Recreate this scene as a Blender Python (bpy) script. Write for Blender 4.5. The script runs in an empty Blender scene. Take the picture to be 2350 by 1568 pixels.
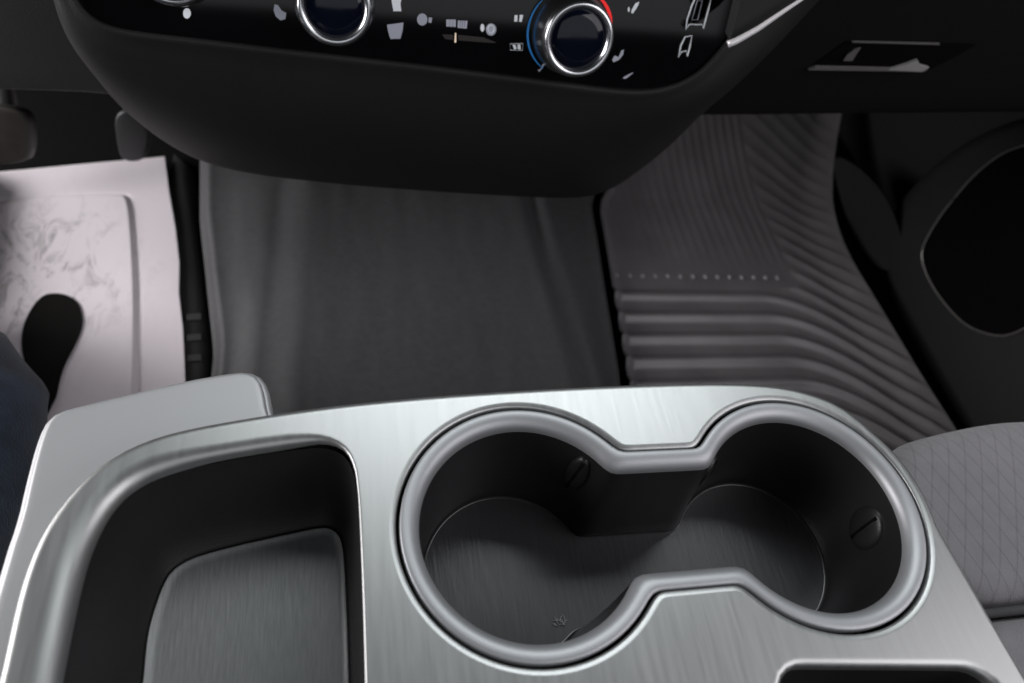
import bpy, bmesh, math, random
from mathutils import Vector, Matrix, noise
from mathutils.geometry import tessellate_polygon
random.seed(7)
sc = bpy.context.scene
PI = math.pi

# ------------------------------------------------------------------ camera
# car frame: x to the passenger side, y to the dashboard, z up; origin between the two cups on the console top
FPX, W0, H0 = 1700.0, 2350.0, 1568.0
pitch, roll, yaw = math.radians(51.95), math.radians(17.23), math.radians(21.96)
Rz = Matrix.Rotation(-yaw, 3, 'Z')
Fw = Vector((0, math.cos(pitch), -math.sin(pitch))); Up = Vector((0, math.sin(pitch), math.cos(pitch))); Rt = Vector((1, 0, 0))
cr, sr = math.cos(roll), math.sin(roll)
CR = Rz @ (Rt*cr + Up*sr); CU = Rz @ (Up*cr - Rt*sr); CF = Rz @ Fw
CAM = Vector((-0.13189, -0.10350, 0.26))
cd = bpy.data.cameras.new('camera'); cam = bpy.data.objects.new('camera', cd)
sc.collection.objects.link(cam); sc.camera = cam
M4 = Matrix((( CR.x, CU.x, -CF.x, CAM.x), (CR.y, CU.y, -CF.y, CAM.y), (CR.z, CU.z, -CF.z, CAM.z), (0, 0, 0, 1)))
cam.matrix_world = M4
cd.sensor_width = 36; cd.lens = FPX/W0*36; cd.clip_start = .01; cd.clip_end = 50
cd.dof.use_dof = True; cd.dof.focus_distance = .34; cd.dof.aperture_fstop = 9.0

# ------------------------------------------------------------------ world, lamps, exposure
w = bpy.data.worlds.new('World'); sc.world = w; w.use_nodes = True
bg = w.node_tree.nodes['Background']; bg.inputs[0].default_value = (.75, .82, .9, 1); bg.inputs[1].default_value = .035
def area(name, loc, target, sx, sy, power, col):
    l = bpy.data.lights.new(name, 'AREA'); l.shape = 'RECTANGLE'; l.size = sx; l.size_y = sy; l.energy = power; l.color = col
    o = bpy.data.objects.new(name, l); sc.collection.objects.link(o); o.location = loc
    o.rotation_euler = (Vector(target)-Vector(loc)).to_track_quat('-Z', 'Y').to_euler()
    return o
area('windscreen_light', (0.18, .72, .95), (.02, 0, 0), 1.0, .38, 8.4, (.93, .98, 1))
area('passenger_window_light', (.95, -.38, .78), (.15, .15, -.2), 1.1, .8, 9.5, (.99, .955, 1))
area('driver_door_light', (-1.2, .52, .20), (-.15, .42, -.3), 1.3, .8, 38.0, (1, .97, .985))
area('rear_window_light', (.2, -1.3, .9), (0, .2, -.1), 1.6, 1.0, 4.5, (.95, .97, 1))
vs = sc.view_settings; vs.view_transform = 'Standard'; vs.look = 'None'; vs.exposure = 0; vs.gamma = 1; vs.use_curve_mapping = False

# ------------------------------------------------------------------ pixel of the 2350x1568 photograph -> point on a real plane
def ray(px, py):
    return CF + CR*((px-W0/2)/FPX) - CU*((py-H0/2)/FPX)
def hit(px, py, p, n):
    d = ray(px, py); n = Vector(n); return CAM + d*((Vector(p)-CAM).dot(n)/d.dot(n))
def at(px, py, z=0): return hit(px, py, (0, 0, z), (0, 0, 1))
def aty(px, py, y): return hit(px, py, (0, y, 0), (0, 1, 0))
def atx(px, py, x): return hit(px, py, (x, 0, 0), (1, 0, 0))

# ------------------------------------------------------------------ object helpers
COL = sc.collection
def tag(o, label=None, cat=None, group=None, kind=None):
    if label: o['label'] = label
    if cat: o['category'] = cat
    if group: o['group'] = group
    if kind: o['kind'] = kind
    return o
def empty(name, loc, label, cat, group=None):
    o = bpy.data.objects.new(name, None); COL.objects.link(o); o.location = loc; o.empty_display_size = .02
    bpy.context.view_layer.update()
    return tag(o, label, cat, group)
def link(name, bm, mat, parent=None, smooth=True, recalc=True, angle=None):
    if recalc: bmesh.ops.recalc_face_normals(bm, faces=bm.faces[:])
    me = bpy.data.meshes.new(name)
    for f in bm.faces: f.smooth = smooth
    bm.to_mesh(me); bm.free(); me.materials.append(mat)
    if smooth and angle:
        me.set_sharp_from_angle(angle=math.radians(angle))
    o = bpy.data.objects.new(name, me); COL.objects.link(o)
    if parent:
        o.parent = parent
        o.matrix_parent_inverse = Matrix.Translation(-parent.location) if parent.type == 'EMPTY' else Matrix.Identity(4)
    return o
def vloop(bm, pts): return [bm.verts.new(p) for p in pts]
def bridge(bm, a, b, closed=True):
    n = len(a)
    for i in range(n if closed else n-1):
        j = (i+1) % n
        try: bm.faces.new((a[i], a[j], b[j], b[i]))
        except ValueError: pass
def loft(bm, loops, closed=True, cap0=False, cap1=False):
    vl = [vloop(bm, l) for l in loops]
    for a, b in zip(vl, vl[1:]): bridge(bm, a, b, closed)
    if cap0: bm.faces.new(vl[0])
    if cap1: bm.faces.new(vl[-1])
    return vl
def fill(bm, loops):                       # triangulate a polygon with holes between existing vertex loops
    flat = [v for l in loops for v in l]
    for t in tessellate_polygon([[v.co for v in l] for l in loops]):
        try: bm.faces.new([flat[i] for i in t])
        except ValueError: pass
def resample(pts, n, closed=True):
    pts = [Vector(p) for p in pts]
    if closed: pts = pts + [pts[0]]
    L = [0]
    for a, b in zip(pts, pts[1:]): L.append(L[-1]+(b-a).length)
    out = []; m = n if closed else n-1; k = 0
    for i in range(n):
        s = L[-1]*i/m
        while k < len(L)-2 and L[k+1] < s: k += 1
        d = L[k+1]-L[k]
        out.append(pts[k].lerp(pts[k+1], (s-L[k])/d if d else 0))
    return out
def chaikin(pts, it=2, closed=True):
    pts = [Vector(p) for p in pts]
    for _ in range(it):
        q = []
        n = len(pts)
        for i in range(n if closed else n-1):
            a, b = pts[i], pts[(i+1) % n]
            q += [a.lerp(b, .25), a.lerp(b, .75)]
        if not closed: q = [pts[0]]+q+[pts[-1]]
        pts = q
    return pts
def offset2(pts, d):                       # offset a closed loop in xy, d > 0 grows it
    n = len(pts); A = sum(pts[i].x*pts[(i+1) % n].y-pts[(i+1) % n].x*pts[i].y for i in range(n))
    s = 1 if A > 0 else -1; out = []
    for i in range(n):
        t = pts[(i+1) % n]-pts[i-1]; t.z = 0
        if t.length: t.normalize()
        out.append(pts[i]+Vector((t.y, -t.x, 0))*(d[i] if isinstance(d, list) else d)*s)
    return out
def setz(pts, z): return [Vector((p[0], p[1], z)) for p in pts]
def rounded(x0, y0, x1, y1, r, n=8):
    out = []
    for cx, cy, a0 in ((x1-r, y1-r, 0), (x0+r, y1-r, 90), (x0+r, y0+r, 180), (x1-r, y0+r, 270)):
        for k in range(n+1):
            a = math.radians(a0+90*k/n); out.append(Vector((cx+r*math.cos(a), cy+r*math.sin(a), 0)))
    return out
def tube(bm, pts, r, seg=8, closed=False, flat=1.0):
    pts = [Vector(p) for p in pts]; n = len(pts); rings = []
    N = Vector((0, 0, 1))
    for i, p in enumerate(pts):
        if closed: t = pts[(i+1) % n]-pts[i-1]
        else: t = pts[min(i+1, n-1)]-pts[max(i-1, 0)]
        t.normalize()
        u = t.cross(N)
        if u.length < .05: u = t.cross(Vector((0, 1, 0)))
        u.normalize(); v = t.cross(u)
        rr = r(i/(n-1)) if callable(r) else r
        rings.append(vloop(bm, [p+u*rr*math.cos(2*PI*k/seg)+v*rr*flat*math.sin(2*PI*k/seg) for k in range(seg)]))
    for a, b in zip(rings, rings[1:]): bridge(bm, a, b)
    if closed: bridge(bm, rings[-1], rings[0])
    else: bm.faces.new(rings[0]); bm.faces.new(rings[-1])
def slab(bm, pts, nrm, t):                 # closed planar outline pushed along nrm by t
    a = vloop(bm, pts); b = vloop(bm, [Vector(p)+Vector(nrm)*t for p in pts])
    bridge(bm, a, b); bm.faces.new(a); bm.faces.new(b)

# ------------------------------------------------------------------ materials
def mat(name, col, rough=.5, metal=0, spec=.5, bump=0, bscale=400, var=0, vscale=30, stretch=None, rvar=0, coat=0, emit=None, sheen=0):
    m = bpy.data.materials.new(name); m.use_nodes = True; nt = m.node_tree; N = nt.nodes; L = nt.links
    b = N['Principled BSDF']; b.inputs['Base Color'].default_value = (*col, 1); b.inputs['Roughness'].default_value = rough
    b.inputs['Metallic'].default_value = metal; b.inputs['Specular IOR Level'].default_value = spec
    b.inputs['Coat Weight'].default_value = coat; b.inputs['Coat Roughness'].default_value = .08
    if sheen: b.inputs['Sheen Weight'].default_value = sheen
    tc = N.new('ShaderNodeTexCoord'); src = tc.outputs['Object']
    if stretch:
        mp = N.new('ShaderNodeMapping'); mp.inputs['Scale'].default_value = stretch[:3]
        if len(stretch) > 3: mp.inputs['Rotation'].default_value = (0, 0, math.radians(stretch[3]))
        L.new(src, mp.inputs[0]); ssrc = mp.outputs[0]
    else: ssrc = src
    if var or rvar:
        n = N.new('ShaderNodeTexNoise'); n.inputs['Scale'].default_value = vscale; n.inputs['Detail'].default_value = 6; n.inputs['Roughness'].default_value = .6
        L.new(ssrc, n.inputs['Vector'])
        if var:
            r = N.new('ShaderNodeMapRange'); r.inputs[1].default_value = .3; r.inputs[2].default_value = .7
            r.inputs[3].default_value = 1-var; r.inputs[4].default_value = 1+var; L.new(n.outputs[0], r.inputs[0])
            mx = N.new('ShaderNodeVectorMath'); mx.operation = 'SCALE'; mx.inputs[0].default_value = col; L.new(r.outputs[0], mx.inputs['Scale'])
            L.new(mx.outputs[0], b.inputs['Base Color'])
        if rvar:
            r2 = N.new('ShaderNodeMapRange'); r2.inputs[1].default_value = .3; r2.inputs[2].default_value = .7
            r2.inputs[3].default_value = max(rough-rvar, .03); r2.inputs[4].default_value = rough+rvar; L.new(n.outputs[0], r2.inputs[0]); L.new(r2.outputs[0], b.inputs['Roughness'])
    if bump:
        n2 = N.new('ShaderNodeTexNoise'); n2.inputs['Scale'].default_value = bscale; n2.inputs['Detail'].default_value = 3; L.new(ssrc, n2.inputs['Vector'])
        bp = N.new('ShaderNodeBump'); bp.inputs['Strength'].default_value = bump; bp.inputs['Distance'].default_value = .0006
        L.new(n2.outputs[0], bp.inputs['Height']); L.new(bp.outputs[0], b.inputs['Normal'])
    if emit:
        b.inputs['Emission Color'].default_value = (*emit[:3], 1); b.inputs['Emission Strength'].default_value = emit[3]
    return m
silver = mat('silver_paint', (.335, .342, .338), .39, .87, .5, bump=.015, bscale=1.0, stretch=(420, 26, 60, 6), rvar=.03, vscale=1.0, var=.05)
rim_m = mat('satin_silver_rim', (.31, .318, .328), .47, .6, .5, bump=.04, bscale=900)
wing_m = mat('silver_base_plastic', (.38, .385, .39), .5, .5, .5, bump=.06, bscale=1500)
blackp = mat('black_bin_plastic', (.009, .009, .009), .5, 0, .4, bump=.25, bscale=1800, var=.12, vscale=60)
cupw = mat('cup_wall_plastic', (.010, .010, .0105), .42, 0, .4, bump=.15, bscale=1500)
cupf = mat('cup_floor_plastic', (.052, .053, .055), .30, .35, .8, bump=.14, bscale=1.0, stretch=(600, 60, 60, 8), var=.12, vscale=1.0)
binf = mat('bin_floor_rubber', (.20, .205, .205), .42, .3, .6, bump=.15, bscale=1.0, stretch=(900, 90, 90, 8), var=.12, vscale=1.2)
dashp = mat('dash_plastic', (.0115, .0118, .0114), .6, 0, .25, bump=.3, bscale=1400, var=.06)
dashl = mat('knee_panel_plastic', (.035, .034, .032), .6, 0, .35, bump=.3, bscale=1400)
gloss = mat('piano_black', (.002, .002, .0025), .06, 0, .3)
voidm = mat('black_void', (.003, .003, .003), .9, 0, .05)
chrome = mat('chrome', (.6, .61, .63), .22, 1)
knobm = mat('satin_knob', (.42, .43, .44), .28, 1, bump=.05, bscale=900)
trimm = mat('bright_trim', (.85, .83, .84), .35, .3)
white_i = mat('printed_symbol_or_glint', (.6, .62, .65), .5, emit=(.8, .85, .9, .22))  # also colours the painted reflection blobs at the panel's left end
dim_i = mat('dim_printed_symbol', (.35, .36, .42), .5, emit=(.8, .85, 1, .07))
blue_i = mat('blue_marking', (.02, .22, .6), .4, emit=(.02, .28, .8, .12))
red_i = mat('red_marking', (.6, .01, .01), .4, emit=(.9, .01, .01, .55))
lens_m = mat('knob_display', (.002, .003, .008), .08, 0, .25, emit=(.05, .1, .6, .0015))
vinyl = mat('tunnel_vinyl', (.060, .060, .062), .62, 0, .4, bump=.6, bscale=700, var=.12, vscale=160)
carpet = mat('black_carpet', (.005, .005, .005), .95, 0, .1, bump=1, bscale=900)
matr = mat('rubber_mat', (.160, .152, .155), .36, 0, .5, bump=.3, bscale=700, var=.15, vscale=18)
fabric = mat('seat_fabric', (.165, .160, .167), .85, 0, .2, bump=.6, bscale=1600, var=.06, vscale=120, sheen=.2)
jeans = mat('denim', (.026, .036, .058), .85, 0, .2, bump=.9, bscale=700, var=.5, vscale=45, sheen=.2)
shoe_m = mat('shoe_leather', (.03, .028, .026), .5, bump=.3)
doorp = mat('door_plastic', (.014, .015, .015), .55, 0, .3, bump=.3, bscale=1200)
pedal_m = mat('pedal_rubber', (.026, .022, .018), .6, bump=.4, bscale=500, var=.3, vscale=60)
pmetal = mat('pedal_arm', (.03, .03, .031), .5)
print_m = mat('printed_black', (.008, .008, .007), .9, 0, .1)

def stitched(m):                            # quilted diamond stitch lines in the seat fabric
    nt = m.node_tree; N = nt.nodes; L = nt.links; b = N['Principled BSDF']
    tc = N.new('ShaderNodeTexCoord'); old = b.inputs['Base Color'].links[0].from_socket; fac = None
    for ang, per in ((math.atan2(-28, -48), .0088), (math.atan2(8, -27), .0088)):
        # distance across the lines
        dx, dy = math.sin(ang), math.cos(ang)
        dot = N.new('ShaderNodeVectorMath'); dot.operation = 'DOT_PRODUCT'; dot.inputs[1].default_value = (dy, -dx, 0); L.new(tc.outputs['Object'], dot.inputs[0])
        s = N.new('ShaderNodeMath'); s.operation = 'DIVIDE'; s.inputs[1].default_value = per; L.new(dot.outputs['Value'], s.inputs[0])
        f = N.new('ShaderNodeMath'); f.operation = 'PINGPONG'; f.inputs[1].default_value = .5; L.new(s.outputs[0], f.inputs[0])
        mr = N.new('ShaderNodeMapRange'); mr.inputs[1].default_value = .0; mr.inputs[2].default_value = .09; mr.inputs[3].default_value = .80; mr.inputs[4].default_value = 1; L.new(f.outputs[0], mr.inputs[0])
        if fac is None: fac = mr.outputs[0]
        else:
            q = N.new('ShaderNodeMath'); q.operation = 'MULTIPLY'; L.new(fac, q.inputs[0]); L.new(mr.outputs[0], q.inputs[1]); fac = q.outputs[0]
    sc_ = N.new('ShaderNodeVectorMath'); sc_.operation = 'SCALE'; L.new(old, sc_.inputs[0]); L.new(fac, sc_.inputs['Scale']); L.new(sc_.outputs[0], b.inputs['Base Color'])
fabric_q = mat('quilted_seat_fabric', (.165, .160, .167), .85, 0, .2, bump=.6, bscale=1600, var=.06, vscale=120, sheen=.2)
stitched(fabric_q)

def paper_mat():
    m = mat('paper_floor_mat', (.80, .74, .77), .7, 0, .3, bump=.15, bscale=300)
    nt = m.node_tree; N = nt.nodes; L = nt.links; b = N['Principled BSDF']
    tc = N.new('ShaderNodeTexCoord')
    n1 = N.new('ShaderNodeTexNoise'); n1.inputs['Scale'].default_value = 34; n1.inputs['Detail'].default_value = 8; n1.inputs['Roughness'].default_value = .72; n1.inputs['Distortion'].default_value = 1.2
    mp = N.new('ShaderNodeMapping'); mp.inputs['Scale'].default_value = (1.7, .7, 1); mp.inputs['Rotation'].default_value = (0, 0, .5)
    L.new(tc.outputs['Object'], mp.inputs[0]); L.new(mp.outputs[0], n1.inputs[0])
    r1 = N.new('ShaderNodeMapRange'); r1.inputs[1].default_value = .50; r1.inputs[2].default_value = .72; r1.inputs[3].default_value = 0; r1.inputs[4].default_value = 1; L.new(n1.outputs[0], r1.inputs[0])
    # dirt only inside a patch around the shoe print
    dist = N.new('ShaderNodeVectorMath'); dist.operation = 'DISTANCE'; c = at(60, 640, -.343); dist.inputs[1].default_value = c; L.new(tc.outputs['Object'], dist.inputs[0])
    r2 = N.new('ShaderNodeMapRange'); r2.inputs[1].default_value = .05; r2.inputs[2].default_value = .12; r2.inputs[3].default_value = 1; r2.inputs[4].default_value = .06; L.new(dist.outputs['Value'], r2.inputs[0])
    mu = N.new('ShaderNodeMath'); mu.operation = 'MULTIPLY'; L.new(r1.outputs[0], mu.inputs[0]); L.new(r2.outputs[0], mu.inputs[1])
    mx = N.new('ShaderNodeMix'); mx.data_type = 'RGBA'; mx.inputs['A'].default_value = (.88, .82, .85, 1); mx.inputs['B'].default_value = (.20, .185, .175, 1)
    L.new(mu.outputs[0], mx.inputs['Factor']); L.new(mx.outputs['Result'], b.inputs['Base Color'])
    return m
paper = paper_mat()

# ------------------------------------------------------------------ the setting: floor and firewall
bm = bmesh.new(); v = vloop(bm, [(-1.1, -.7, -.356), (1.1, -.7, -.356), (1.1, .95, -.356), (-1.1, .95, -.356)]); bm.faces.new(v)
tag(link('floor', bm, carpet), kind='structure')
bm = bmesh.new(); v = vloop(bm, [(-1.1, .95, -.36), (1.1, .95, -.36), (1.1, .95, .5), (-1.1, .95, .5)]); bm.faces.new(v)
tag(link('firewall', bm, voidm, recalc=False), kind='structure')

def interp(x, tab):
    if x <= tab[0][0]: return tab[0][1]
    for (a, u), (b, v) in zip(tab, tab[1:]):
        if x <= b:
            t = (x-a)/(b-a); t = t*t*(3-2*t); return u+(v-u)*t
    return tab[-1][1]
def sstep(a, b, x): t = max(0, min(1, (x-a)/(b-a))); return t*t*(3-2*t)
def lin(x, tab):
    if x <= tab[0][0]: return tab[0][1]
    for (a, u), (b, v) in zip(tab, tab[1:]):
        if x <= b: return u+(v-u)*(x-a)/(b-a)
    return tab[-1][1]

# tunnel cover: vinyl hump between the footwells; its right edge follows the rubber mat
MZ = -.345
medge = [(.20, .137), (.288, .148), (.383, .157), (.46, .165), (.526, .171), (.55, .178), (.575, .195), (.62, .235), (.7, .33), (.8, .42)]
def tun_z(x, y, xl, xr):
    lcr = -.178+.03*(y-.25); rcr = .088+.06*max(0, .42-y)
    z = interp(x, [(xl, -.340), (xl+.012, -.322), (lcr-.022, -.309), (lcr+.016, -.300), (-.04, -.297), (rcr-.02, -.300), (rcr+.012, -.306), (xr-.008, -.318), (xr-.002, -.328), (xr, -.338)])
    z -= .0055*math.exp(-((x-rcr+.004)/.0065)**2)*sstep(.34, .50, y); z += .003*math.exp(-((x-rcr-.012)/.009)**2)*sstep(.34, .50, y)
    z += .0016*noise.noise(Vector((x*9, y*5, 1)))+.0013*noise.noise(Vector((x*22+y*4, y*7, 5)))*sstep(-.16, -.20, x)+.0006*noise.noise(Vector((x*60, y*22, 8)))
    return z
bm = bmesh.new(); nx, ny = 150, 90; rows = []
for j in range(ny+1):
    y = -.45+1.35*j/ny
    xl = lin(y, [(-.45, -.245), (.25, -.243), (.32, -.243), (.49, -.271), (.9, -.31)]); xr = lin(y, medge) if y > .2 else .137
    row = []
    for i in range(nx+1):
        x = xl+(xr-xl)*i/nx; row.append(bm.verts.new((x, y, tun_z(x, y, xl, xr))))
    rows.append(row)
for a, b in zip(rows, rows[1:]): bridge(bm, a, b, False)
tag(link('floor_tunnel', bm, vinyl, recalc=False), kind='structure')

# carpet strip between the tunnel and the driver's mat
bm = bmesh.new()
pts = [at(x, y, -.352) for x, y in [(478, 900), (490, 800), (486, 700), (475, 580), (462, 470), (445, 400), (400, 360), (380, 470), (400, 900)]]
slab(bm, pts, (0, 0, 1), .004)
def slat(px, py): return at(px, py, -.346)
strip = link('heel_strip', bm, mat('heel_strip_rubber', (.04, .041, .041), .6, bump=.4, bscale=500), recalc=True)
tag(strip, 'narrow black rubber strip between the white paper mat and the grey tunnel vinyl', 'trim strip')
for py in (728, 775, 822):
    bm = bmesh.new()
    q = [slat(428, py-4), slat(462, py-6), slat(462, py+8), slat(428, py+10)]
    slab(bm, q, (0, 0, 1), .002)
    link('raised_bar', bm, mat('bar_rubber', (.05, .05, .05), .5), strip, smooth=False)

# ------------------------------------------------------------------ passenger rubber mat (height field)
def ribs_d(x, y):                                    # rib height, 0..1
    xb = .40; d = x-xb; k = y+1.0*(d if d > .05 else (.0 if d < -.05 else (d+.05)**2/.2))
    c = lambda q: .5+.5*math.cos(2*PI*q)
    if y < .412 or d > .012:
        a = lin(k, [(.36, 1.15), (.42, .85), (.58, .30), (.8, .16)])
        if d > .012 and y > .412: a *= min(1, (d-.012)/.01)
        return a*c((k-.368)/.0300)**2.2
    if y > .445: return .14*c((x-.17)/.0125)*min(1, (y-.445)/.03)
    return 0
MR = sorted([(p.y, p.x) for p in resample(chaikin([at(x, y, MZ) for x, y in [(1886, 300), (1893, 420), (1906, 520), (1936, 600), (1990, 690), (2050, 790), (2110, 890), (2170, 985), (2290, 1180)]], 2, False), 40, False)])
bm = bmesh.new(); rows = []
ys = [.0+.80*j/420 for j in range(421)]
for y in ys:
    xl = (lin(y, medge) if y > .2 else .137)+.0115
    xr = lin(y, MR)
    row = []
    for i in range(241):
        u = i/240; x = xl+(xr-xl)*u
        z = MZ+.0048*ribs_d(x, y)*min(1, (1-u)/.06)+.001*noise.noise(Vector((x*6, y*6, 2)))
        z += .012*max(0, (u-.84)/.16)**2+.005*math.exp(-((x-xl-.002)/.005)**2)
        z += .10*max(0, (y-.55)/.25)**1.6
        row.append(bm.verts.new((x, y, z)))
    rows.append(row)
for a, b in zip(rows, rows[1:]): bridge(bm, a, b, False)
rmat = link('rubber_floor_mat', bm, matr, recalc=False)
tag(rmat, 'grey ribbed rubber floor mat in the passenger footwell right of the tunnel', 'floor mat')
for i in range(14):
    bm = bmesh.new(); x = .182+i*.0160; rr = .0026
    bmesh.ops.create_uvsphere(bm, u_segments=10, v_segments=6, radius=rr, matrix=Matrix.Translation((x, .4285, MZ+.0006)) @ Matrix.Diagonal((1, 1.3, .6, 1)))
    o = link('nub', bm, mat('nub_rubber', (.34, .34, .35), .4) if i == 0 else bpy.data.materials['nub_rubber'], rmat)

# ------------------------------------------------------------------ paper floor mat with the printed sole
PZ = -.347
def pz(p):                                            # slight waviness of the sheet
    return Vector((p.x, p.y, PZ+.0045+.0022*noise.noise(Vector((p.x*11, p.y*9, 0)))))
ptr = at(380, 365, PZ); pbr = at(428, 880, PZ); edge_mid = [at(391, 450, PZ), at(405, 530, PZ), at(414, 610, PZ), at(413, 680, PZ), at(422, 760, PZ)]
bm = bmesh.new(); rows = []
redge = resample([at(380, 365, PZ)]+edge_mid+[at(427, 870, PZ), at(427, 870, PZ)+(at(427, 870, PZ)-at(424, 800, PZ))*2.2], 190, False)
tl = at(0, 402, PZ); dirx = (tl-ptr); dirx.z = 0; dirx.normalize()
bx = resample(chaikin([at(-420, 560, PZ), at(0, 466, PZ), at(280, 452, PZ), at(303, 462, PZ), at(312, 520, PZ), at(322, 700, PZ), at(321, 880, PZ), at(316, 1000, PZ)], 2, False), 200, False)
import numpy as np
bxn = np.array([(q.x, q.y) for q in bx]); sa, sb = bxn[:-1], bxn[1:]; sd = sb-sa; sl = (sd**2).sum(1)
def crease(px, py):                                   # distance to the border crease and its side
    rel = np.array([px, py])-sa; t = np.clip((rel*sd).sum(1)/sl, 0, 1); dv = rel-sd*t[:, None]; dd = np.hypot(dv[:, 0], dv[:, 1]); i = int(dd.argmin())
    return dd[i], sd[i, 0]*rel[i, 1]-sd[i, 1]*rel[i, 0] < 0
NC = 230
for i, e in enumerate(redge):
    row = []
    for k in range(NC+1):
        f = k/NC; p = e+dirx*(.22*f if f < .8 else .176+.30*(f-.8)/.2)
        p = pz(p)
        if f < .99:
            d, ins = crease(p.x, p.y)
            p.z += (.0030*min(1, d/.0045) if ins else 0)-.0010*math.exp(-(d/.0022)**2)
        else: p.z += .0030
        row.append(bm.verts.new(p))
    rows.append(row)
for a, b in zip(rows, rows[1:]): bridge(bm, a, b, False)
pm = link('paper_floor_mat', bm, paper, recalc=False)
md = pm.modifiers.new('thickness', 'SOLIDIFY'); md.thickness = .0008; md.offset = -1
tag(pm, 'white paper floor mat with dirty smudges and a black sole print in the driver footwell', 'paper mat')
bm = bmesh.new()
sole = chaikin([at(x, y, PZ+.006) for x, y in [(118, 676), (150, 678), (180, 694), (192, 728), (190, 760), (172, 800), (150, 840), (138, 880), (132, 915), (118, 940), (100, 985), (75, 1010), (70, 900), (66, 860), (56, 830), (50, 790), (54, 750), (72, 712), (95, 684)]], 3)
a = vloop(bm, [Vector((p.x, p.y, pz(p).z+.0044)) for p in sole]); b = vloop(bm, [Vector((p.x, p.y, pz(p).z+.0028)) for p in sole])
bridge(bm, a, b); bm.faces.new(a); bm.faces.new(b)
link('printed_sole', bm, print_m, pm, smooth=False)

# ------------------------------------------------------------------ console
con = empty('centre_console', (-.06, -.1, -.35), 'silver-grey centre console with double cup holder and storage bins', 'console')
# top panel
top_px = [(613, 946), (417, 980), (319, 1010), (236, 1054), (162, 1122), (98, 1206), (59, 1289), (29, 1387), (0, 1525)]
outl = [at(x, y) for x, y in top_px]
outl = [Vector((.132, -.30, 0)), Vector((-.231, -.30, 0)), Vector((-.231, -.10, 0)), Vector((-.231, -.05, 0))]+outl[::-1]
outl += [at(x, y) for x, y in [(800, 921), (1000, 903), (1200, 890), (1400, 880), (1600, 874), (1700, 875), (1800, 882), (1900, 910), (1960, 945), (2040, 1020), (2100, 1110), (2200, 1280), (2350, 1540)]]
outl += [Vector((.129, -.14, 0)), Vector((.131, -.22, 0))]
OUT = resample(chaikin(outl, 2), 260)
for p in OUT:                                          # keep a few millimetres of panel outside the right cup
    q = Vector((p.x-.0599, p.y, 0))
    if p.x > .06 and q.length < .0516+.0062: q = q.normalized()*(.0516+.0062); p.x = .0599+q.x; p.y = q.y
OUT = resample(chaikin(OUT, 1), 260)
bin_px = [(838, 1568), (830, 1300), (820, 1100), (806, 1050), (785, 1024), (752, 1012), (712, 1010), (491, 1044), (380, 1072), (310, 1104), (262, 1146), (229, 1195), (196, 1270), (172, 1363), (147, 1486), (132, 1568)]
BIN = [at(x, y) for x, y in bin_px]+[Vector((-.214, -.12, 0)), Vector((-.205, -.165, 0)), Vector((-.18, -.175, 0)), Vector((-.14, -.172, 0)), Vector((-.124, -.15, 0)), Vector((-.124, -.09, 0))]
BIN = resample(chaikin(BIN, 2), 160)
RB = resample([Vector((p.x, p.y-(p.x-.033)*.11, 0)) for p in rounded(.019, -.20, .1085, -.0605, .012)], 120)
def cup_loop(r, yn, z=0, yn2=None, cx=.0599, na=72, nb=16):
    yn2 = yn if yn2 is None else yn2
    a = math.asin(yn/r); b = math.asin(yn2/r); o = []
    for k in range(na): t = a+(2*PI-b-a)*k/na; o.append(Vector((-cx+r*math.cos(t), r*math.sin(t), z)))
    x2 = cx-r*math.cos(b); x1 = cx-r*math.cos(a)
    for k in range(nb): o.append(Vector((-x2+2*x2*k/nb, -yn2, z)))
    for k in range(na): t = PI+b+(2*PI-a-b)*k/na; o.append(Vector((cx+r*math.cos(t), r*math.sin(t), z)))
    for k in range(nb): o.append(Vector((x1-2*x1*k/nb, yn, z)))
    for _ in range(2): o = [o[i]*.5+(o[i-1]+o[(i+1) % len(o)])*.25 for i in range(len(o))]
    return o
bm = bmesh.new()
def roll_edge(bm, edge, r, side, depth, n=7):
    """edge = real outline; side +1 outline of the solid, -1 a hole. Returns the flat boundary vertices."""
    R_ = r if isinstance(r, list) else [r]*len(edge); m = lambda f, e=0: [-side*(q*f+e) for q in R_]
    def lz(f, zf, e=0): return [Vector((p.x, p.y, -q*zf)) for p, q in zip(offset2(edge, m(f, e)), R_)]
    loops = [lz(1, 0, .0006), lz(1, 0)]
    for k in range(1, n+1):
        t = PI/2*k/n; loops.append(lz(1-math.sin(t), 1-math.cos(t)))
    D_ = depth if isinstance(depth, list) else [depth]*len(edge)
    loops.append([Vector((p.x, p.y, -q)) for p, q in zip(edge, D_)])
    return loft(bm, loops)[0]
o0 = roll_edge(bm, OUT, .0032, 1, .02)
def sstep(a, b, x): t = max(0, min(1, (x-a)/(b-a))); return t*t*(3-2*t)
BR = [.0080-.0034*sstep(-.205, -.175, p.x)-.0036*sstep(-.150, -.127, p.x) for p in BIN]
for _ in range(6): BR = [(BR[i-1]+BR[i]+BR[(i+1) % len(BR)])/3 for i in range(len(BR))]
h1 = roll_edge(bm, BIN, BR, -1, [q+.0004 for q in BR], 10)
h2 = roll_edge(bm, RB, .0030, -1, .005)
CUP = cup_loop(.0516, .0292)
h4 = loft(bm, [setz(offset2(CUP, .0026), 0), setz(offset2(CUP, .0023), 0), setz(offset2(CUP, .0020), -.00006), setz(offset2(CUP, .0008), -.00028), setz(offset2(CUP, .0003), -.0006), setz(offset2(CUP, .0000), -.0012), setz(CUP, -.006)])[0]
fill(bm, [o0, h1, h2, h4])
link('top_panel', bm, silver, con, angle=50)
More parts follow.
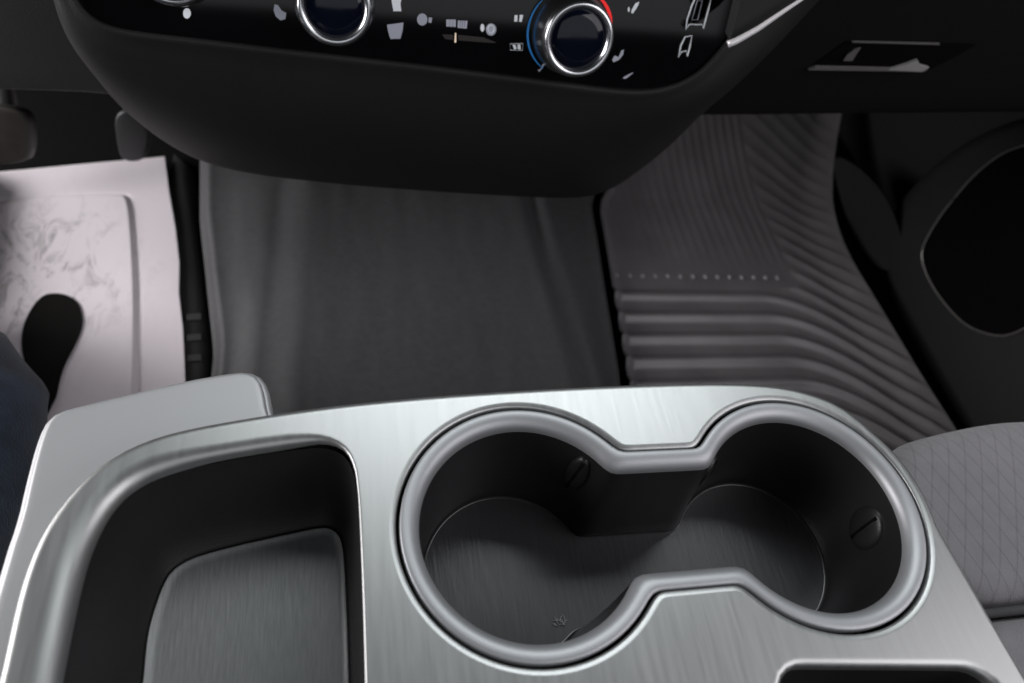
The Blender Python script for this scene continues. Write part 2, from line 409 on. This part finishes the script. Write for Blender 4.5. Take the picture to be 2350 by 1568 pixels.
# lower shell (the wing that shows left and ahead of the top panel) and the column below
wing_px = [(623, 921), (616, 885), (606, 862), (588, 847), (560, 842), (538, 843), (422, 862), (196, 916), (140, 929), (112, 943), (92, 966), (74, 1010), (49, 1103), (29, 1191), (0, 1270)]
WZ = -.0195
WG = [at(x, y, WZ) for x, y in wing_px]+[Vector((-.248, -.05, WZ)), Vector((-.249, -.29, WZ))]+[Vector((p.x, p.y, WZ)) for p in offset2(OUT, -.0030)[::-1] if p.x > -.150 and p.y > -.28][::6]+[at(632, 958, WZ), at(628, 950, WZ), at(626, 940, WZ)]
WG = resample(chaikin(WG, 1), 300)
bm = bmesh.new(); L_ = [setz(offset2(WG, -.006), WZ), setz(offset2(WG, -.0042), WZ)]
for k in range(1, 5): t = PI/2*k/4; L_.append(setz(offset2(WG, -.0042+.0018*math.sin(t)), WZ-.0018*(1-math.cos(t))))
L_ += [setz(offset2(WG, -.0022), WZ-.0026)]
for k in range(1, 6): t = PI/2*k/5; L_.append(setz(offset2(WG, -.0022+.0022*math.sin(t)), WZ-.0026-.003*(1-math.cos(t))))
L_ += [setz(WG, WZ-.03), setz(offset2(WG, -.002), WZ-.06), setz(offset2(WG, -.012), WZ-.12), setz(offset2(WG, -.03), -.352)]
vl = loft(bm, L_)
hv = loft(bm, [setz(offset2(OUT, -.0105), WZ), setz(offset2(OUT, -.0105), WZ-.02)])
fill(bm, [vl[0], hv[0]])
link('base_shell', bm, wing_m, con, angle=50)
# storage bins
def make_bin(name, edge, floor, depth, ztop, fname=None, walln=None):
    bm = bmesh.new(); n = len(edge)
    # align the start of the floor loop
    fl = resample(floor, n)
    A = lambda P: sum(P[i].x*P[(i+1) % n].y-P[(i+1) % n].x*P[i].y for i in range(n))
    if A(fl)*A(edge) < 0: fl = fl[::-1]
    c1 = sum(edge, Vector())/n; c2 = sum(fl, Vector())/n
    best = min(range(0, n), key=lambda s: sum(((edge[i]-c1)-(fl[(i+s) % n]-c2)).length_squared for i in range(0, n, 5)))
    fl = [fl[(i+best) % n] for i in range(n)]
    lo = []
    for t in [0, .15, .3, .45, .6, .75, .86, .93, .97, 1]:
        z = -ztop-(depth-ztop)*t
        hh = (t*.55+.45*t**6)                           # steep wall, tighter fillet at the floor
        if t < .01: hh = 0
        lo.append([Vector((a.x+(b.x-a.x)*hh, a.y+(b.y-a.y)*hh, z)) for a, b in zip(edge, fl)])
    lo.append(setz(offset2(fl, -.003), -depth))
    loft(bm, lo, cap1=True)
    o = link(name, bm, blackp, con)
    return o, fl
BF_px = [(339, 1568), (345, 1490), (353, 1437), (373, 1373), (386, 1340), (402, 1314), (442, 1289), (540, 1262), (638, 1240), (720, 1222), (751, 1218), (770, 1228), (780, 1255), (785, 1338), (793, 1568)]
BD = .050
BF = [at(x, y, -BD+.002) for x, y in BF_px]+[Vector((-.129, -.15, 0)), Vector((-.14, -.162, 0)), Vector((-.185, -.162, 0)), Vector((-.198, -.13, 0))]
BF = resample(chaikin([Vector((p.x, p.y, 0)) for p in BF], 2), 160)
b1, f1 = make_bin('storage_bin', setz(BIN, 0), [p for p in offset2(BF, .001)], BD, .006)
bm = bmesh.new()
loft(bm, [setz(offset2(f1, .0012), -BD-.001), setz(offset2(f1, .0008), -BD+.0020), setz(offset2(f1, .0002), -BD+.0028), setz(offset2(f1, -.0006), -BD+.0026), setz(offset2(f1, -.0016), -BD+.0018), setz(offset2(f1, -.0034), -BD+.0018)], cap1=True)
o = link('bin_mat', bm, binf, b1, angle=50)
make_bin('rear_bin', setz(RB, 0), offset2(RB, -.008), .055, .005)
# cup holder
ZR = -.0006
prof = [(.0503, .0288, -.007), (.0503, .0288, -.0010), (.0501, .0286, -.0004), (.0496, .0281, -.0001), (.0486, .0271, 0), (.0474, .0259, -.0001),
        (.0462, .0247, -.0004), (.0451, .0236, -.0010), (.0441, .0226, -.0019), (.0433, .0217, -.0031), (.0429, .0212, -.0043), (.0427, .0210, -.0056)]
bm = bmesh.new(); loft(bm, [setz(offset2(CUP, .0004), -.0042), cup_loop(.0498, .0283, -.0042)]); link('cup_groove', bm, voidm, con)
bm = bmesh.new(); loft(bm, [cup_loop(r, y, z) for r, y, z in prof])
rim = link('cup_holder', bm, rim_m, con)
bm = bmesh.new()
CD = .057
wl = [(.0427, .0210, -.0055, .0210), (.0424, .0207, -.008, .0214), (.0415, .0192, -.02, .0235), (.0402, .0172, -.034, .0245), (.0390, .0150, -.046, .0250), (.0382, .0138, -.052, .0250), (.0374, .0142, -.0560, .0250), (.0368, .0148, -.057, .0250)]
loft(bm, [cup_loop(r, y, z, y2) for r, y, z, y2 in wl])
link('cup_wall', bm, cupw, rim)
bm = bmesh.new(); loft(bm, [cup_loop(.0380, .0160, -.0573, .0255), cup_loop(.0374, .0157, -.0566, .0252), cup_loop(.0368, .0154, -.0561, .0250), cup_loop(.0360, .0150, -.0566, .0246)])
link('cup_floor_edge', bm, mat('cup_edge', (.03, .03, .03), .28), rim)
bm = bmesh.new(); v = vloop(bm, cup_loop(.0366, .0153, -.0567, .0249)); bm.faces.new(v)
link('cup_floor', bm, cupf, rim, recalc=False)
# rubber grip tabs: left cup back-right wall, right cup front-left and right wall
def grip(cx, ang, z, r=.0412, w_=.0085, h_=.018, tilt=0):
    bm = bmesh.new(); a = math.radians(ang); n = Vector((-math.cos(a), -math.sin(a), .08)).normalized(); c = Vector((cx+r*math.cos(a), r*math.sin(a), z))
    t = Vector((-math.sin(a), math.cos(a), 0)); u = n.cross(t); th = math.radians(tilt); t, u = t*math.cos(th)+u*math.sin(th), u*math.cos(th)-t*math.sin(th)
    rings = []
    for k, (s, d) in enumerate(((1, -.003), (1, 0), (.93, .0007), (.78, .0012), (.55, .0016), (.25, .0018))):
        rings.append([c+t*(w_*s*math.cos(2*PI*i/28))+u*(h_/2*s*math.sin(2*PI*i/28))+n*d for i in range(28)])
    loft(bm, rings, cap1=True); o = link('grip_tab', bm, cupw, rim)
    bm = bmesh.new(); q = []
    for s in (-1, 1):
        pass
    pts = [c+u*(h_*.43*k)+t*(.0006*k)+n*(.0014-.0006*abs(k)) for k in (-1, -.5, 0, .5, 1)]
    tube(bm, pts, lambda f: .0009, 8); link('grip_slot', bm, voidm, o)
grip(-.0599, 46, -.020, r=.0405, w_=.0048, h_=.024)
grip(.0599, 140, -.018, r=.041, w_=.0068, h_=.020)
grip(.0599, -4, -.024, r=.0403, w_=.0095, h_=.022, tilt=8)

# ------------------------------------------------------------------ dashboard
dash = empty('dashboard', (0, .33, -.1), 'dark grey dashboard lower part with gloss black control panel and two silver knobs', 'dashboard')
PN = Vector((0, -math.cos(math.radians(22)), math.sin(math.radians(22)))); PP = Vector((0, .288, 0))
def pp(x, y, o=0): return hit(x, y, PP+PN*o, PN)
pan = [(150, -200), (160, -60), (178, 0), (205, 32), (240, 54), (300, 70), (450, 87), (600, 105), (800, 128), (1000, 150), (1300, 189), (1400, 202), (1470, 206), (1530, 198), (1590, 172), (1635, 130), (1668, 90), (1690, 50), (1715, -60), (1740, -200)]
PAN = [Vector((x, y)) for x, y in pan]
PAN = resample(chaikin([Vector((p.x, p.y, 0)) for p in PAN], 2, False), 160, False)
def poff(d):
    out = []
    for i, p in enumerate(PAN):
        t = PAN[min(i+1, 159)]-PAN[max(i-1, 0)]; t.normalize(); out.append(Vector((p.x-t.y*d, p.y+t.x*d, 0)))
    return out
bm = bmesh.new()
pf = [pp(p.x, p.y, -.002) for p in poff(1)]
a = vloop(bm, pf); b = vloop(bm, [p-PN*.006 for p in pf]); bridge(bm, a, b); bm.faces.new(a); bm.faces.new(b)
panel = link('control_panel', bm, gloss, dash, smooth=False)
# shroud: lip, wall and underside bowl
bot = [(95, -200), (118, -60), (150, 40), (190, 130), (225, 185), (270, 240), (340, 300), (395, 337), (450, 366), (520, 388), (620, 406), (800, 425), (1000, 440), (1200, 452), (1300, 455), (1350, 452), (1400, 437), (1460, 398), (1520, 350), (1565, 308), (1600, 272), (1645, 225), (1690, 178), (1740, 128), (1800, 72), (1880, 0), (1960, -80), (2060, -200)]
BOT = resample(chaikin([Vector((x, y, 0)) for x, y in bot], 2, False), 160, False)
def yb(px):  return .325+.0*px
lipc = [pp(p.x, p.y, .0012) for p in poff(6)]
lip2 = [pp(p.x, p.y, .0016) for p in poff(12)]
lip3 = [pp(p.x, p.y, .0002) for p in poff(19)]
l0 = [pp(p.x, p.y, -.0035) for p in poff(0)]
l01 = [pp(p.x, p.y, 0) for p in poff(1.5)]
BP = [aty(p.x, p.y, .335) for p in BOT]
loops = [l0, l01, lipc, lip2, lip3]
for t in (.08, .2, .35, .5, .65, .78, .88, .95, 1):
    row = []
    for a_, b_ in zip(lip3, BP):
        p = a_.lerp(b_, t); p = p+Vector((0, -.016*math.sin(PI*t)*1-.0*t, 0))
        if t > .7: p.y += .0
        row.append(p)
    loops.append(row)
C0 = Vector((-.09, 0, .05))
def inw(row, k, dy):
    return [Vector((p.x+(C0.x-p.x)*k, p.y+dy, p.z+(C0.z-p.z)*k)) for p in row]
loops += [inw(BP, .008, .006), inw(BP, .03, .015), inw(BP, .10, .05), inw(BP, .35, .25)]
bm = bmesh.new(); loft(bm, loops, closed=False); link('centre_shroud', bm, dashp, dash, recalc=False)
# driver knee panel
def panel_strip(name, edge_px, y0, mt, up=.30, lipr=.006, lean=.25, lab=None):
    e = resample(chaikin([aty(x, y, y0) for x, y in edge_px], 2, False), 60, False); loops = []
    for h in (up, up*.6, up*.3, .05, .02, lipr*1.6): loops.append([p+Vector((0, -lean*h, h)) for p in e])
    for k in range(0, 7):
        t = PI*k/6; loops.append([p+Vector((0, lipr*(1-math.cos(t)), lipr-lipr*math.sin(t))) for p in e])
    loops.append([p+Vector((0, .12, .02)) for p in e])
    bm = bmesh.new(); loft(bm, loops, closed=False); return link(name, bm, mt, dash, recalc=False)
panel_strip('knee_panel', [(-900, 175), (-400, 200), (-50, 213), (100, 216), (200, 220), (262, 226), (420, 236)], .345, dashl, lean=.1)
# glove box door with handle recess
gb = panel_strip('glove_box_door', [(1400, 268), (1560, 270), (1700, 271), (1900, 268), (2100, 266), (2350, 263), (3000, 255)], .345, mat('glove_box_plastic', (.006, .006, .006), .6, 0, .15, bump=.3, bscale=1400), lean=.12)
GN = Vector((0, -1, -.12)).normalized(); GP = aty(1900, 268, .345)
def gp(x, y, o=0): return hit(x, y, GP+GN*o, GN)
bm = bmesh.new()
slab(bm, [gp(x, y, .0005) for x, y in [(1853, 157), (1942, 94), (2155, 99), (2240, 101), (2180, 135), (2128, 160)]], GN, .0008)
rec = link('handle_recess', bm, voidm, gb, smooth=False)
bm = bmesh.new()
slab(bm, [gp(x, y, .0015) for x, y in [(1853, 157), (1870, 150), (2040, 154), (2126, 157), (2118, 161)]], GN, .002)
slab(bm, [gp(x, y, .0015) for x, y in [(1955, 93.5), (2155, 98), (2155, 101.5), (1955, 96)]], GN, .001)
link('handle_lip', bm, mat('handle_plastic', (.13, .125, .12), .4), rec, smooth=False)
bm = bmesh.new()
slab(bm, [gp(x, y, .002) for x, y in [(2036, 157), (2075, 145), (2104, 134), (2110, 146), (2130, 152), (2112, 161)]], GN, .002)
link('handle_latch', bm, mat('latch_plastic', (.30, .295, .29), .4), rec, smooth=False)
bm = bmesh.new()
slab(bm, [gp(x, y, .002) for x, y in [(1934, 138), (1943, 124), (1960, 112), (1975, 108), (1965, 122), (1955, 138)]], GN, .001)
link('handle_latch', bm, mat('latch_dim', (.12, .11, .11), .5), rec, smooth=False)
# panel beside the stack and the bright trim blade
bm = bmesh.new()
q = [aty(x, y, .276) for x, y in [(1676, 96), (1690, 40), (1715, -60), (1745, -200), (2060, -200), (1960, -85), (1828, 2), (1740, 62), (1690, 88)]]
slab(bm, q, (0, 1, 0), .01); link('side_bezel', bm, mat('side_bezel_plastic', (.028, .029, .029), .6, 0, .25, bump=.2, bscale=1400), dash, smooth=False)
bm = bmesh.new()
cl = resample([aty(x, y, .270) for x, y in [(1670, 102), (1692, 93), (1740, 66), (1800, 25), (1850, -8), (1960, -80), (2060, -150)]], 40, False)
tube(bm, cl, lambda f: .0021-.0012*min(1, f*2), 10); link('trim_blade', bm, trimm, dash)

bm = bmesh.new()                                       # the top of the dashboard, above the frame; it shades the footwells
sec = [(.34, .10), (.335, .18), (.31, .235), (.33, .27), (.42, .29), (.70, .31), (.96, .30), (.96, .05), (.40, .05)]
loft(bm, [[Vector((x, y, z)) for y, z in sec] for x in (-1.0, -.5, 0, .5, 1.0)], cap0=True, cap1=True); link('dash_top', bm, dashp, dash, angle=40)
# knobs
U3 = Vector((1, 0, 0)); V3 = PN.cross(U3)                   # panel axes
if V3.z < 0: V3 = -V3
def ring_pts(c, r, o, n=64): return [c+U3*(r*math.cos(2*PI*i/n))+V3*(r*math.sin(2*PI*i/n))+PN*o for i in range(n)]
def knob(fx, fy, r, h):
    c = pp(fx, fy, h)-PN*h                                   # face centre seen at fx, fy
    bm = bmesh.new()
    loft(bm, [ring_pts(c, r*1.24, -.002), ring_pts(c, r*1.24, .001), ring_pts(c, r*1.22, .004), ring_pts(c, r*1.15, h*.8), ring_pts(c, r*1.10, h-.0015), ring_pts(c, r*1.04, h), ring_pts(c, r*.98, h-.0004), ring_pts(c, r*.93, h-.003)])
    k = link('knob', bm, knobm, dash, angle=60)
    bm = bmesh.new()
    loft(bm, [ring_pts(c, r*1.10, h-.0016), ring_pts(c, r*1.08, h+.0003), ring_pts(c, r*1.0, h+.0010), ring_pts(c, r*.92, h+.0003), ring_pts(c, r*.86, h-.0016)])
    link('knob_ring', bm, chrome, k)
    bm = bmesh.new()
    loft(bm, [ring_pts(c, r*.88, h-.0022), ring_pts(c, r*.84, h-.0013), ring_pts(c, r*.6, h-.0006), ring_pts(c, r*.25, h-.0003)], cap1=True)
    link('knob_face', bm, lens_m, k)
    return c
KR = .0200
c1 = knob(1330, 92, KR*.95, .021)
c2 = knob(768, 16, KR*.90, .017)
c3 = knob(385, -86, KR*.92, .016)
def arc(c, r, a0, a1, wd, mt, nm):
    bm = bmesh.new(); A = []; B = []
    for k in range(33):
        f = k/32; a = math.radians(a0+(a1-a0)*f); ww = wd*(.25+.75*math.sin(PI*f))
        A.append(c+(U3*math.cos(a)+V3*math.sin(a))*(r+ww)+PN*-.0008); B.append(c+(U3*math.cos(a)+V3*math.sin(a))*r+PN*-.0008)
    a_ = vloop(bm, A); b_ = vloop(bm, B); bridge(bm, a_, b_, False); link(nm, bm, mt, panel, smooth=False, recalc=False)
arc(c1, KR*1.27, 140, 238, 0.0012, blue_i, 'blue_arc'); arc(c1, KR*1.27, 2, 62, .0020, red_i, 'red_arc')
# printed symbols and a few painted reflections on the gloss panel
def sym(polys, mt, name='symbol_or_reflection'):
    bm = bmesh.new()
    for P in polys:
        v = vloop(bm, [pp(x, y, -.0012) for x, y in P]); bm.faces.new(v)
    return link(name, bm, mt, panel, smooth=False, recalc=False)
def outline(P, wd, mt, closed=True, name='outline_symbol'):
    bm = bmesh.new(); tube(bm, [pp(x, y, -.001) for x, y in P], wd, 6, closed, .4); return link(name, bm, mt, panel)
def ell(cx, cy, rx, ry, n=18, rot=0):
    return [(cx+rx*math.cos(t)*math.cos(rot)-ry*math.sin(t)*math.sin(rot), cy+rx*math.cos(t)*math.sin(rot)+ry*math.sin(t)*math.cos(rot)) for t in [2*PI*i/n for i in range(n)]]
sym([[(898, -4), (922, -4), (919, 8), (921, 26), (903, 26), (900, 10)]], white_i)
sym([[(888, 57), (926, 52), (924, 70), (919, 89), (896, 90), (891, 74)]], dim_i)
sym([ell(969, 45, 12, 14)], dim_i); sym([[(984, 40), (992, 41), (990, 53), (983, 52)]], dim_i)
sym([[(1024, 45), (1046, 45), (1046, 62), (1024, 61)]], dim_i); sym([[(1051, 47), (1073, 48), (1071, 66), (1050, 64)]], dim_i)
for xx in (1032, 1039, 1056, 1061, 1066):
    sym([[(xx, 45.5), (xx+1.2, 45.5), (xx+1, 63), (xx-.2, 63)]], gloss, 'symbol_gap')
sym([ell(1107, 64, 4.5, 9)], white_i); sym([ell(1127, 68, 12, 14)], dim_i); outline(ell(1127, 67, 7, 9), .0003, white_i)
sym([[(1181, 35), (1188, 35), (1187, 50), (1180, 50)]], white_i); sym([[(1193, 34), (1201, 35), (1197, 51), (1191, 50)]], white_i)
outline([(1171, 101), (1200, 100), (1199, 116), (1171, 115)], .00022, white_i)
sym([[(1176, 103), (1183, 103), (1186, 112), (1180, 114)]], white_i); sym([[(1188, 102), (1194, 102), (1195, 114), (1188, 113)]], white_i)
sym([[(1044, 76), (1047, 76), (1047, 98), (1043, 98)]], mat('amber_tick', (.8, .65, .5), .4, emit=(1, .8, .6, .4)))
sym([[(1014, 79), (1040, 80), (1040, 92), (1022, 90)], [(1050, 80), (1110, 86), (1140, 98), (1130, 99), (1052, 93)]], mat('brown_reflection', (.016, .010, .008), .3))  # brownish reflection in the gloss, painted as flat dark-brown shapes
sym([[(630, 10), (638, 12), (646, 24), (657, 30), (655, 44), (644, 47), (633, 38), (628, 24)]], dim_i)
sym([[(1241, 158), (1246, 146), (1252, 144), (1244, 158), (1237, 165), (1234, 161)]], dim_i)
sym([[(1405, 138), (1410, 128), (1420, 131), (1426, 116), (1432, 114), (1430, 126), (1420, 138), (1408, 143)]], dim_i)
sym([[(1430, 178), (1448, 168), (1454, 167), (1438, 180), (1430, 181)]], dim_i)
sym([[(1450, 22), (1458, 8), (1467, 4), (1464, 14), (1453, 31), (1448, 30)]], white_i); sym([ell(1443, 22, 2.4, 6, 10)], white_i)
sym([ell(429, 31, 9, 12)], white_i); sym([[(401, -8), (438, -8), (439, 3), (424, 4), (404, -1)]], white_i)  # bright reflections painted as pale, faintly glowing blobs
# two bracket shaped outline symbols at the right
outline([(1574, 68), (1577, 45), (1587, 15), (1599, -12), (1634, -12), (1626, 22), (1618, 50), (1614, 66), (1611, 56), (1601, 57), (1588, 56), (1581, 57)], .0005, white_i)
outline([(1600, 2), (1612, 2), (1601, 46), (1588, 46)], .0003, dim_i)
outline([(1557, 132), (1562, 106), (1572, 85), (1588, 82), (1583, 108), (1577, 130), (1575, 117), (1564, 119)], .0005, white_i)

# ------------------------------------------------------------------ pedals
def pedal(name, px, z0, mt, lab, cat, y0):
    bm = bmesh.new(); P = chaikin([aty(x, y, y0) for x, y in px], 2)
    c = sum(P, Vector())/len(P)
    f = [Vector((p.x, p.y, p.z)) for p in P]; n = Vector((0, -.85, .5)).normalized()
    loft(bm, [[p+n*-.012 for p in f], [p for p in f], [c+(p-c)*.95+n*.003 for p in f], [c+(p-c)*.85+n*.004 for p in f]], cap0=True, cap1=True)
    e = empty(name, (c.x, c.y, z0), lab, cat); link('pad', bm, mt, e)
    bm = bmesh.new(); tube(bm, [c-n*.012, c+Vector((0, .07, .08)), c+Vector((0, .10, .26))], .008, 10); link('arm', bm, pmetal, e)
pedal('brake_pedal', [(-90, 255), (-20, 240), (45, 248), (70, 268), (76, 300), (74, 350), (60, 375), (-90, 382)], -.2, pedal_m, 'worn brown-black brake pedal above the far edge of the paper mat', 'pedal', .50)
pedal('accelerator_pedal', [(262, 262), (300, 245), (348, 285), (338, 355), (318, 372), (278, 368), (268, 320)], -.2, pmetal, 'narrow grey accelerator pedal beside the centre stack shroud', 'pedal', .50)

# ------------------------------------------------------------------ passenger seat
seat = empty('passenger_seat', (.42, -.2, -.35), 'grey fabric passenger seat with quilted stitching right of the console', 'seat')
def cushion(x0, y0, x1, y1, ztop, zbot, r, mt, name, crown=.01, rc=.05, front=None):
    bm = bmesh.new(); E_ = rounded(x0, y0, x1, y1, rc, 10)
    if front:
        E_ = resample(E_, 160)
        for p in E_:
            if p.y > y0+(y1-y0)*.4: p.y += front(p.x)*min(1, (p.y-(y0+(y1-y0)*.4))/((y1-y0)*.5))
        E_ = chaikin(E_, 2)
    E_ = resample(E_, 160); loops = [setz(E_, zbot), setz(E_, ztop-r)]
    base = loops[1]
    for k in range(1, 9):
        t = PI/2*k/8; loops.append([Vector((p.x, p.y, ztop-r+r*math.sin(t))) for p in offset2(base, -r*(1-math.cos(t)))])
    c = Vector(((x0+x1)/2, (y0+y1)/2, 0)); last = loops[-1]
    for s in (.9, .75, .55, .3, .1): loops.append([Vector((c.x+(p.x-c.x)*s, c.y+(p.y-c.y)*s, ztop+crown*(1-s*s))) for p in last])
    loft(bm, loops, cap1=True); return link(name, bm, mt, seat)
fr = lambda x: -.018*max(0, 1-(x-.14)/.11)**1.5
cushion(.138, -.037, .62, .066, -.046, -.20, .016, fabric_q, 'cushion_front', .004, .04, fr)
cushion(.138, -.52, .62, -.041, -.046, -.20, .012, fabric, 'cushion_rear', .006, .03)
bm = bmesh.new(); tube(bm, [(.15, -.039, -.0505), (.30, -.039, -.0485), (.61, -.039, -.0505)], .0022, 8); link('seam_piping', bm, mat('piping', (.07, .068, .07), .8), seat)
bm = bmesh.new(); slab(bm, [Vector((.16, -.50, -.352)), Vector((.60, -.50, -.352)), Vector((.60, .03, -.352)), Vector((.16, .03, -.352))], (0, 0, 1), .15); link('seat_base', bm, doorp, seat, smooth=False)

# ------------------------------------------------------------------ door
door = empty('passenger_door', (.60, .2, -.35), 'black passenger door trim with a thin silver line round its lower pocket', 'car door')
bm = bmesh.new()
slab(bm, [Vector((.62, -.6, -.40)), Vector((.62, .9, -.40)), Vector((.62, .9, .14)), Vector((.62, -.6, .14))], (1, 0, 0), .03)
link('door_panel', bm, doorp, door, smooth=False)
DX = .545
bo_px = [(2620, 240), (2450, 250), (2330, 262), (2180, 330), (2060, 440), (2010, 540), (2020, 640), (2060, 760), (2110, 860), (2150, 930), (2190, 985), (2300, 1200), (2600, 1400)]
B_ = resample(chaikin([atx(x, y, DX) for x, y in bo_px], 2, False), 90, False)
cB = Vector((DX, .1, -.05))
bm = bmesh.new(); loops = []
loops.append([p+Vector((.075, 0, 0)) for p in B_])
for k in range(0, 7):
    t = PI/2*k/6; s = 1-.06*(1-math.cos(t)); 
    loops.append([Vector((DX+.015*(1-math.sin(t)), cB.y+(p.y-cB.y)*s, cB.z+(p.z-cB.z)*s)) for p in B_])
loops.append([Vector((DX, cB.y+(p.y-cB.y)*.6, cB.z+(p.z-cB.z)*.6)) for p in B_]); loops.append([Vector((DX, cB.y, cB.z)) for p in B_])
loft(bm, loops, closed=False); link('door_bolster', bm, doorp, door)
pk = [(2620, 300), (2480, 308), (2400, 322), (2350, 334), (2300, 352), (2240, 398), (2180, 468), (2140, 525), (2115, 575), (2120, 612), (2145, 665), (2190, 722), (2230, 755), (2290, 773), (2325, 768), (2360, 750), (2480, 700), (2620, 600)]
P_ = resample(chaikin([atx(x, y, DX-.001) for x, y in pk], 2), 140)
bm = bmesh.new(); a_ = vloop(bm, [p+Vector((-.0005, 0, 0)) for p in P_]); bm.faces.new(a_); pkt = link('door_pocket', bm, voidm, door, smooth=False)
bm = bmesh.new(); tube(bm, [p+Vector((-.001, 0, 0)) for p in P_], .0009, 8, True); link('pocket_trim', bm, mat('pocket_trim', (.35, .34, .32), .35, .8), pkt)
# kick panel between mat and door
bm = bmesh.new(); kp = [at(1905, 340, -.30), at(1925, 450, -.33), at(1965, 560, -.345), at(2040, 640, -.34), at(2080, 560, -.30), at(2020, 420, -.25)]
a_ = vloop(bm, chaikin(kp, 3)); bm.faces.new(a_); o = link('kick_panel', bm, mat('kick_plastic', (.016, .016, .016), .7, 0, .2), door); 

# ------------------------------------------------------------------ driver: legs in jeans
def skin(name, verts, edges, radii, mt, parent=None, sub=3):
    me = bpy.data.meshes.new(name); me.from_pydata(verts, edges, []); o = bpy.data.objects.new(name, me); COL.objects.link(o)
    m = o.modifiers.new('s', 'SKIN'); m.use_smooth_shade = True
    for i, r in enumerate(radii): me.skin_vertices[0].data[i].radius = (r, r) if not isinstance(r, tuple) else r
    me.skin_vertices[0].data[0].use_root = True
    s = o.modifiers.new('u', 'SUBSURF'); s.levels = sub; s.render_levels = sub
    dg = bpy.context.evaluated_depsgraph_get(); m2 = bpy.data.meshes.new_from_object(o.evaluated_get(dg)); 
    bpy.data.objects.remove(o); o = bpy.data.objects.new(name, m2); COL.objects.link(o)
    m2.materials.clear(); m2.materials.append(mt)
    for p in m2.polygons: p.use_smooth = True
    for v in m2.vertices:                                  # cloth folds behind and around the knee
        c = v.co; f = .006*noise.noise(Vector((c.x*14, c.y*30+c.z*22, 3)))+.002*math.sin((c.y*1.2+c.z)*170+3*noise.noise(c*20))*max(0, noise.noise(c*12))
        v.co = c+v.normal*f
    if parent: o.parent = parent
    return o
K = Vector((-.338, .128, -.135))
legs = [(-.62, -.42, -.10), (-.50, -.40, -.09), (-.42, -.15, -.10), (-.350, .04, -.12), tuple(K), (-.372, .175, -.19), (-.45, .27, -.27), (-.49, .33, -.315),
        (-.74, -.40, -.09), (-.80, -.15, -.07), (-.84, .10, -.08), (-.84, .22, -.18), (-.82, .33, -.30)]
o = skin('person', legs, [(0, 1), (1, 2), (2, 3), (3, 4), (4, 5), (5, 6), (6, 7), (0, 8), (8, 9), (9, 10), (10, 11), (11, 12)], [.13, .10, .088, .074, .062, .060, .052, .045, .10, .088, .068, .058, .045], jeans)
tag(o, 'driver in dark blue jeans, right knee beside the silver console', 'person')
for (x, y) in ((-.50, .34), (-.82, .34)):
    bm = bmesh.new(); loops = []
    for k in range(13):
        f = k/12; ww = .034+.012*math.sin(PI*min(1, f*1.2))-(.02 if f > .95 else 0)-(.012 if f < .05 else 0); hh = .055-.025*f-(.012 if f > .95 else 0)
        yy = y-.06+.27*f
        loops.append([Vector((x+ww*math.cos(2*PI*i/24), yy, -.350+.001+max(0, hh*(math.sin(2*PI*i/24)*.5+.5)*1.2))) for i in range(24)])
    loft(bm, loops, cap0=True, cap1=True); link('shoe', bm, shoe_m, o)

# ------------------------------------------------------------------ lint in the left cup
bm = bmesh.new(); c = at(1290, 1424, -.0562)
for k in range(16):
    a = random.uniform(0, 2*PI); l = random.uniform(.0006, .0016) if k else .0026
    d = Vector((math.cos(a), math.sin(a), 0)) if k else Vector((.3, 1, 0)).normalized()
    p = c+Vector((random.uniform(-.0040, .0022), random.uniform(-.0020, .0010), 0)) if k else c
    e = Vector((-d.y, d.x, 0))*l*random.uniform(-.6, .6)
    tube(bm, [p-d*l, p-d*l*.4+e*.8, p+d*l*.4+e, p+d*l], .00011, 5)
tag(link('lint', bm, mat('lint_fibre', (.35, .35, .34), .9)), 'pale lint fibres lying on the floor of the left cup', 'lint')
